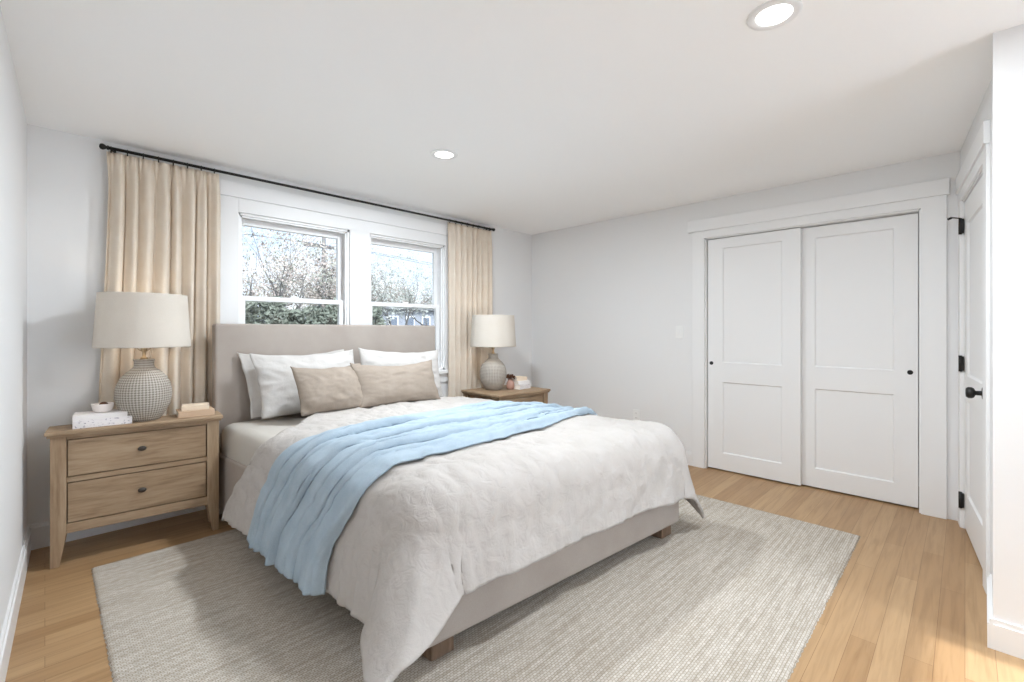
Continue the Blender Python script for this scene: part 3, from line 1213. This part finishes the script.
# ------------------------------------------------------------------ table lamps
def lamp(loc, label):
    root = thing('table_lamp', label, 'lamp', loc, 0, 'pair of ceramic bedside lamps')
    mb = MB()
    P = [(0, 0), (.070, 0), (.076, .004), (.085, .014), (.108, .05), (.125, .09), (.1335, .135), (.1335, .172), (.126, .212),
         (.109, .25), (.086, .278), (.064, .296), (.052, .308), (.047, .322), (.047, .345), (.052, .352), (.050, .357), (.0, .357)]
    # densify
    Q = []
    for (r0, z0), (r1, z1) in zip(P, P[1:]):
        for k in range(3):
            Q.append((r0 + (r1 - r0) * k / 3, z0 + (z1 - z0) * k / 3))
    Q.append(P[-1])
    mb.lathe(Q, 56)
    mb.build('ceramic_base', M['lamp_body'], root)
    n = MB(); n.lathe([(0, .357), (.018, .357), (.018, .366), (.009, .370), (.009, .40), (.016, .404), (.016, .45), (0, .45)], 24)
    n.build('socket', M['nickel'], root)
    h = MB()
    pr = None
    for s in (-1, 1):
        pts = [(s * .016, .405), (s * .05, .44), (s * .058, .52), (s * .045, .63), (s * .012, .72), (0, .727)]
        for a, b_ in zip(pts, pts[1:]):
            h.tube((a[0], 0, a[1]), (b_[0], 0, b_[1]), .0018, n=6)
    for i in range(3):
        t = 2 * PI * i / 3 + .4
        h.tube((0, 0, .727), (.208 * math.cos(t), .208 * math.sin(t), .730), .002, n=6)
    h.tube((0, 0, .72), (0, 0, .743), .006, n=10)
    h.build('harp', M['nickel'], root)
    b_ = MB(); b_.lathe([(0, .555), (.02, .55), (.03, .53), (.03, .51), (.02, .48), (.013, .45), (0, .45)], 20)
    b_.build('bulb', M['bulb'], root)
    s = MB()
    z0, z1 = .428, .737
    r0, r1 = .226, .208
    s.lathe([(r0, z0), (r0 + .0015, z0), (r0 + .0015, z0 + .008), (r0 + (r1 - r0) * .5 + .001, (z0 + z1) / 2), (r1 + .0015, z1 - .008), (r1 + .0015, z1),
             (r1 - .001, z1), (r1 - .001, z1 - .008), (r0 + (r1 - r0) * .5 - .001, (z0 + z1) / 2), (r0 - .001, z0 + .008), (r0 - .001, z0), (r0, z0)], 72)
    so_ = s.build('lamp_shade', M['shade'], root)
    l = bpy.data.lights.new('lamp_glow', 'POINT')
    l.energy = LAMP_W
    l.color = (1, .92, .82)
    l.shadow_soft_size = .03
    lo = bpy.data.objects.new('lamp_glow', l)
    COL.objects.link(lo)
    lo.parent = root
    lo.location = (0, 0, .60)
    return root


LAMP_W = .8
lx, ly = ns_pt(.404, .130)
lamp((lx, ly, NSZ), 'table lamp with cream drum shade beside the plain side wall')
lamp((3.125, 3.34, NRZ), 'table lamp with cream drum shade on the far side of the bed')


# ------------------------------------------------------------------ books and small decor
def book(label, group, loc, rz, w, d, h, cover, spine=None, z0=0):
    root = thing('book', label, 'book', loc, rz, group)
    c = MB()
    c.box(-w / 2, w / 2, -d / 2, d / 2, 0, .0025, .0008)
    c.box(-w / 2, w / 2, -d / 2, d / 2, h - .0025, h, .0008)
    c.build('cover', M[cover], root)
    s = MB()
    s.box(-w / 2, w / 2, -d / 2 - .001, -d / 2 + .002, 0.0, h, .0008)
    s.build('spine', M[spine or cover], root)
    p = MB()
    p.box(-w / 2 + .004, w / 2 - .004, -d / 2 + .002, d / 2 - .004, .0025, h - .0025)
    p.build('pages', M['paper'], root)
    return root


GBK = 'books stacked on the corner nightstand'
bx, by = ns_pt(.225, .112)
book('thick white book with grey printed spine, lower of the stack under the bowl', GBK, (bx, by, NSZ), ns_rz + .02, .245, .155, .042, 'white_book', 'spine')
book('white book lying on the thick book, right under the small bowl', GBK, (bx - .008, by + .004, NSZ + .0425), ns_rz - .01, .225, .15, .026, 'white_book')
bowl = thing('bowl', 'small white ribbed bowl standing on the white books', 'bowl', (bx - .002, by + .004, NSZ + .069), 0)
mb = MB()
mb.lathe([(0, 0), (.028, 0), (.036, .003), (.043, .012), (.047, .026), (.049, .040), (.050, .046), (.047, .047), (.044, .038), (.039, .016), (.02, .008), (0, .007)], 36)
mb.build('bowl_body', M['bowl'], bowl)
mb = MB()
mb.lathe([(0, .056), (.008, .055), (.016, .050), (.020, .042), (.018, .026), (0, .014)], 20, (.003, -.006, 0))
tag(mb.build('wooden_bead', M['brown'], bowl), 'dark brown bead lying in the bowl')
bx2, by2 = ns_pt(.652, .122)
GB2 = 'small books beside the patterned lamp'
book('tan book, lower of the two beside the lamp by the headboard', GB2, (bx2, by2, NSZ), ns_rz + .03, .185, .14, .036, 'tan_book')
book('cream book lying askew on the tan book beside the lamp', GB2, (bx2 + .004, by2 + .004, NSZ + .0365), ns_rz - .12, .14, .11, .028, 'cream_book')
# far nightstand
GB3 = 'books on the far nightstand'
book('white book with grey printed spine at the bottom of the far stack', GB3, (3.385, 3.22, NRZ), .10, .175, .14, .048, 'white_book', 'spine')
book('plain white book in the middle of the far stack', GB3, (3.383, 3.222, NRZ + .0485), -.04, .165, .13, .034, 'white_book')
book('cream book on top of the far stack', GB3, (3.372, 3.225, NRZ + .083), -.14, .13, .11, .036, 'cream_book')
jar = thing('vase', 'little brownish pink clay vase between the far lamp and the white books', 'vase', (3.262, 3.235, NRZ))
mb = MB()
mb.lathe([(0, 0), (.028, 0), (.036, .010), (.040, .036), (.039, .062), (.030, .082), (.022, .092), (.024, .104), (.021, .104), (.018, .092), (.03, .05), (0, .02)], 30)
mb.build('vase_body', M['pinkclay'], jar)
mb = MB()
rnd = random.Random(4)
for k in range(26):
    d_ = Vector((rnd.uniform(-1, 1), rnd.uniform(-1, 1), rnd.uniform(.6, 1.4))).normalized()
    e_ = Vector((0, 0, .09)) + d_ * rnd.uniform(.035, .065)
    mb.tube((0, 0, .07), e_, .0012, n=4)
    u_ = d_.orthogonal().normalized()
    for q in range(5):
        w_ = (Matrix.Rotation(2 * PI * q / 5, 3, d_) @ u_)
        mb.quad(e_ + w_ * .006, w_ * .006, d_ * .006 + w_.cross(d_) * .004)
tag(mb.build('dried_flowers', M['brown'], jar, recalc=False), 'small brown dried flowers')

# ------------------------------------------------------------------ curtains
RODY, RODZ = 3.69, 2.342
rod = thing('curtain_rod', 'long thin black curtain rod above both windows', 'curtain rod', (.268, RODY, RODZ))
rl = 3.435 - .268
mb = MB(); mb.tube((0, 0, 0), (rl, 0, 0), .0095, n=16); mb.build('rod', M['black'], rod)
for x, s in ((0, -1), (rl, 1)):
    mb = MB()
    mb.lathe([(0, -.004), (.012, -.004), (.013, .004), (.008, .008), (.014, .014), (.018, .024), (.016, .034), (.008, .040), (0, .041)], 20, (0, 0, 0), 'x')
    for v in mb.bm.verts:
        v.co = Vector((x + s * v.co.x, v.co.y, v.co.z))
    mb.build('finial', M['black'], rod)
for x in (.03, rl - .03):
    mb = MB()
    mb.tube((x, 0, -.016), (x, .055, -.016), .005, n=10)
    mb.box(x - .012, x + .012, .052, .060, -.045, .02, .002)
    mb.box(x - .006, x + .006, -.012, .012, -.018, -.0095, .001)
    mb.build('bracket', M['black'], rod)


def curtain(label, x0, x1, n, seed, flare=(.0, .0)):
    root = thing('curtain', label, 'curtain', ((x0 + x1) / 2, RODY, 0), 0, 'oatmeal linen curtains')
    W = x1 - x0
    zt, zb = RODZ - .022, .44
    mb = MB()

    def fn(u, v):
        z = zt + (zb - zt) * v
        uu = u + .028 * noise.noise(Vector((u * 5, seed, v * .7)))
        ph = 2 * PI * n * (uu + .02 * noise.noise(Vector((u * 9, seed + 4, 0))))
        amp = .026 * (.5 + .5 * sstep(0, .12, v)) * (1 + .35 * noise.noise(Vector((u * 4, seed * 2, v))))
        y = amp * (math.sin(ph) + .38 * math.sin(2 * ph + 1 + 3 * noise.noise(Vector((u * 3, seed, 0)))))
        # narrow pleat gathers just under the rod
        y += .006 * math.sin(ph * 3) * (1 - sstep(0, .07, v))
        spread = 1 + .0 * v
        xl = x0 + (-flare[0]) * sstep(0, 1, v)
        xr = x1 + flare[1] * sstep(0, 1, v)
        x = xl + (xr - xl) * u + .010 * math.cos(ph) * sstep(0, .1, v)
        return (x - (x0 + x1) / 2, y, z + .004 * math.sin(ph) * (1 - sstep(0, .02, v)))
    mb.grid(fn, 200, 60)
    o = mb.build('fabric_panel', M['curtain'], root)
    so = o.modifiers.new('thickness', 'SOLIDIFY')
    so.thickness = .003
    so.offset = 0
    for i in range(8):
        x = -W / 2 + W * (i + .25) / 7.6
        r = MB()
        k = 18
        ring = []
        for a in range(k):
            t = 2 * PI * a / k
            c = Vector((x, math.cos(t) * .0145, math.sin(t) * .0145 + RODZ - .004))
            d = Vector((0, math.cos(t), math.sin(t)))
            ring.append([r.bm.verts.new(c + d * .0022 * math.cos(2 * PI * b / 6) + Vector((.0022, 0, 0)) * math.sin(2 * PI * b / 6)) for b in range(6)])
        for a in range(k):
            for b in range(6):
                r.bm.faces.new((ring[a][b], ring[(a + 1) % k][b], ring[(a + 1) % k][(b + 1) % 6], ring[a][(b + 1) % 6])).smooth = True
        r.tube((x, 0, RODZ - .026), (x, 0, RODZ - .019), .004, n=8)
        r.build('ring', M['black'], root)
    return root


curtain('oatmeal linen curtain hanging behind the lamp by the plain side wall', .262, .848, 8, 2.0, (.05, .0))
curtain('oatmeal linen curtain hanging behind the far lamp', 2.835, 3.42, 8, 11.0, (.0, .0))

# ------------------------------------------------------------------ switch and outlet
sw = thing('light_switch', 'white light switch plate beside the closet casing', 'light switch', (XR, 1.90, 1.22))
mb = MB(); mb.box(-.006, 0, -.036, .036, -.058, .058, .003); mb.build('plate', M['plate'], sw)
mb = MB(); mb.box(-.010, -.004, -.016, .016, -.033, .033, .002); mb.build('rocker', M['plate'], sw)
ot = thing('wall_outlet', 'white wall outlet above the baseboard beyond the bed', 'outlet', (XR, 2.345, .385))
mb = MB(); mb.box(-.006, 0, -.036, .036, -.058, .058, .003); mb.build('plate', M['plate'], ot)
for z in (-.022, .022):
    mb = MB(); mb.box(-.009, -.004, -.017, .017, z - .015, z + .015, .003)
    s_ = mb.build('socket', M['plate'], ot)
    mb = MB()
    mb.box(-.0095, -.0088, -.008, -.006, z - .005, z + .007)
    mb.box(-.0095, -.0088, .006, .008, z - .005, z + .007)
    mb.build('slots', M['slot'], s_)

# ------------------------------------------------------------------ outside
GZ = -.6
mb = MB(); mb.box(-40, 60, YB + .6, 70, GZ - .2, GZ)
tag(mb.build('ground', M['lawn']), 'pale winter lawn outside the windows', None, None, 'structure')
mb = MB(); mb.box(-14, 16, -20, YR - .16, -.25, -.08)
tag(mb.build('bounce_patio', M['patio']), 'unseen pale concrete patio added behind the photographer to bounce light indoors', None, None, 'structure')  # added reflector: throws daylight through the rear door up to the ceiling


def tree(name, label, x, y, h, seed, leaf, nleaf, lsize=.05, lean=(0, 0), depth=5, r0=.14, group='trees outside the windows'):
    rnd = random.Random(seed)
    root = thing(name, label, 'tree', (x, y, GZ), 0, group)
    mb = MB()
    tips = []

    def branch(p, d, L, r, k):
        q = p
        segs = 3 if k > 1 else 2
        for s in range(segs):
            nd = (d + Vector((rnd.uniform(-1, 1), rnd.uniform(-1, 1), rnd.uniform(-.5, .9))) * (.16 if k == depth else .3)).normalized()
            e = q + nd * (L / segs)
            r2 = r * (.86 if k == depth else .78)
            mb.tube(q, e, r, r2, n=6 if k > 2 else 4, caps=False)
            q, d, r = e, nd, r2
            if k < depth and k > 0 and s < segs - 1 and rnd.random() < .8:
                side = (d + Vector((rnd.uniform(-1, 1), rnd.uniform(-1, 1), rnd.uniform(-.3, .7))) * .9).normalized()
                branch(q, side, L * .62, r * .55, k - 1)
            if k <= 2:
                tips.append((q.copy(), L))
        if k > 0:
            for _ in range(3 if k > depth - 2 else 2):
                nd = (d + Vector((rnd.uniform(-1, 1), rnd.uniform(-1, 1), rnd.uniform(-.25, .7))) * (.85 if k > 1 else 1)).normalized()
                branch(q, nd, L * rnd.uniform(.70, .92), r * .68, k - 1)
    branch(Vector((0, 0, 0)), Vector((lean[0], lean[1], 1)).normalized(), h * .17, r0, depth)
    mb.build('trunk', M['bark'], root, recalc=False)
    if nleaf:
        lf = MB()
        for _ in range(nleaf):
            c, L = rnd.choice(tips)
            c = c + Vector((rnd.gauss(0, 1), rnd.gauss(0, 1), rnd.gauss(0, 1))) * L * .22
            u = Vector((rnd.uniform(-1, 1), rnd.uniform(-1, 1), rnd.uniform(-1, 1))).normalized()
            v = u.orthogonal().normalized()
            s_ = lsize * rnd.uniform(.5, 1.2)
            lf.quad(c, u * s_, v * s_ * .6)
        lf.build('foliage', M[leaf], root, recalc=False)
    return root


tree('autumn_tree', 'tree with rusty leaves filling the wider window', 4.3, 12.0, 8.5, 3, 'leaf_rust', 3200, .030, (0, 0), 6)
tree('autumn_tree', 'olive and rust tree beside the utility pole in the wider window', 7.0, 15.5, 8.5, 8, 'leaf_rust', 3600, .036, (0, 0), 6)
tree('bare_tree', 'bare grey tree with thick trunk seen through the window by the far lamp', 9.3, 14.5, 8.5, 21, 'leaf_olive', 2600, .04, (-.25, 0), 6)
tree('bare_tree', 'thin bare tree at the far edge of the window by the far lamp', 11.4, 16.0, 8.5, 34, 'leaf_olive', 2600, .04, (0, 0), 6)


far = tree('distant_tree', 'hazy bare tree on the skyline beyond the windows', 7.8, 34.0, 10.5, 77, 'leaf_rust', 5000, .055, (0, 0), 6, .16, 'distant trees on the skyline')
for i_, (x_, y_) in enumerate(((0.5, 33), (4.2, 36), (12.4, 36.5), (16.2, 33.5), (21.0, 36), (25.5, 38), (18.0, 42))):
    dup(far, None, (x_, y_, GZ), i_ * 1.3 + .5)


def bush(label, x, y, rx, h, seed):
    rnd = random.Random(seed)
    root = thing('hedge_shrub', label, 'shrub', (x, y, GZ), 0, 'hedge shrubs outside the windows')
    st = MB()
    for i in range(7):
        a = rnd.uniform(0, 2 * PI)
        st.tube((0, 0, 0), (math.cos(a) * rx * .6, math.sin(a) * rx * .5, h * rnd.uniform(.6, .9)), .03, .008, n=5, caps=False)
    st.build('stem', M['bark'], root, recalc=False)
    lf = MB()
    for _ in range(5200):
        a = rnd.uniform(0, 2 * PI)
        zz = rnd.random() ** .8
        rr = rx * math.sqrt(max(0.05, 1 - (zz * 1.05 - .35) ** 2)) * (rnd.random() ** .35)
        c = Vector((math.cos(a) * rr, math.sin(a) * rr, zz * h * (1 + .12 * noise.noise(Vector((math.cos(a) * 2 + seed, math.sin(a) * 2, 0))))))
        u = Vector((rnd.uniform(-1, 1), rnd.uniform(-1, 1), rnd.uniform(-1, 1))).normalized()
        s_ = rnd.uniform(.03, .065)
        lf.quad(c, u * s_, u.orthogonal().normalized() * s_ * .6)
    lf.build('foliage', M['hedge'], root, recalc=False)
    return root


for i, (x, y, rx, h, lb) in enumerate(((3.1, 11.0, .9, 2.45, 'dark shrub at the edge of the wider window nearest the curtain'),
                                       (4.4, 11.3, .95, 2.35, 'dark green shrub low in the middle of the wider window'),
                                       (5.7, 11.5, .95, 2.5, 'dark green shrub low beside the window mullion'))):
    bush(lb, x, y, rx, h, 50 + i)

pole = thing('utility_pole', 'thin grey utility pole beyond the wider window', 'utility pole', (9.0, 21.0, GZ))
mb = MB(); mb.tube((0, 0, 0), (0, 0, 6.4), .11, .08, n=10); mb.build('pole', M['bark'], pole)
mb = MB(); mb.box(-.9, .9, -.05, .05, 5.6, 5.72); mb.build('crossarm', M['bark'], pole)
wire = MB()
for dx in (-.8, .8):
    pts = [(9.0 + dx + (x - 9.0) * 1.0, 21.0 + (x - 9) * .1, 5.15 + ((x - 9.0) / 14) ** 2 * -.8 + .0) for x in [9 + 14 * i / 12 for i in range(-12, 13)]]
    for a, b_ in zip(pts, pts[1:]):
        wire.tube(a, b_, .014, n=4, caps=False)
tag(wire.build('power_line', M['black'], recalc=False), 'black power lines strung past the utility pole', 'cable')


def house(name, label, x0, x1, y0, y1, h, wallm, wins, rh=.5):
    root = thing(name, label, 'house', (x0, y0, GZ))
    L, D = x1 - x0, y1 - y0
    mb = MB(); mb.box(0, L, 0, D, 0, h); mb.build('wall', M[wallm], root)
    mb = MB()
    vs = [mb.bm.verts.new(p) for p in ((-.3, -.3, h), (L + .3, -.3, h), (L + .3, D + .3, h), (-.3, D + .3, h), (-.3, D / 2, h + rh), (L + .3, D / 2, h + rh))]
    for q in ((0, 1, 5, 4), (2, 3, 4, 5), (0, 4, 3), (1, 2, 5), (0, 3, 2, 1)):
        mb.bm.faces.new([vs[i] for i in q])
    mb.build('roof', M['roofing'], root)
    for (a, b_, c_, d_) in wins:
        f = MB(); f.box(a - .07, b_ + .07, -.05, 0.01, c_ - .07, d_ + .07, .01)
        fo = f.build('window', M['green_paint'], root)
        g = MB(); g.box(a, b_, -.07, -.04, c_, d_); g.build('pane', M['darkglass'], fo)
    return root


house('house', 'grey neighbouring house with dark upright windows behind the bare trees', 10.5, 15.2, 21.0, 27.0, 2.9, 'siding',
      [(.9 + i * 1.0, 1.3 + i * 1.0, 1.4, 2.5) for i in range(4)], .35)
house('house', 'cream neighbouring house at the far edge of the window view', 16.4, 21.0, 22.0, 28.0, 2.9, 'siding2', [(.7, 1.5, 1.5, 2.4), (2.6, 3.4, 1.5, 2.4)], .35)
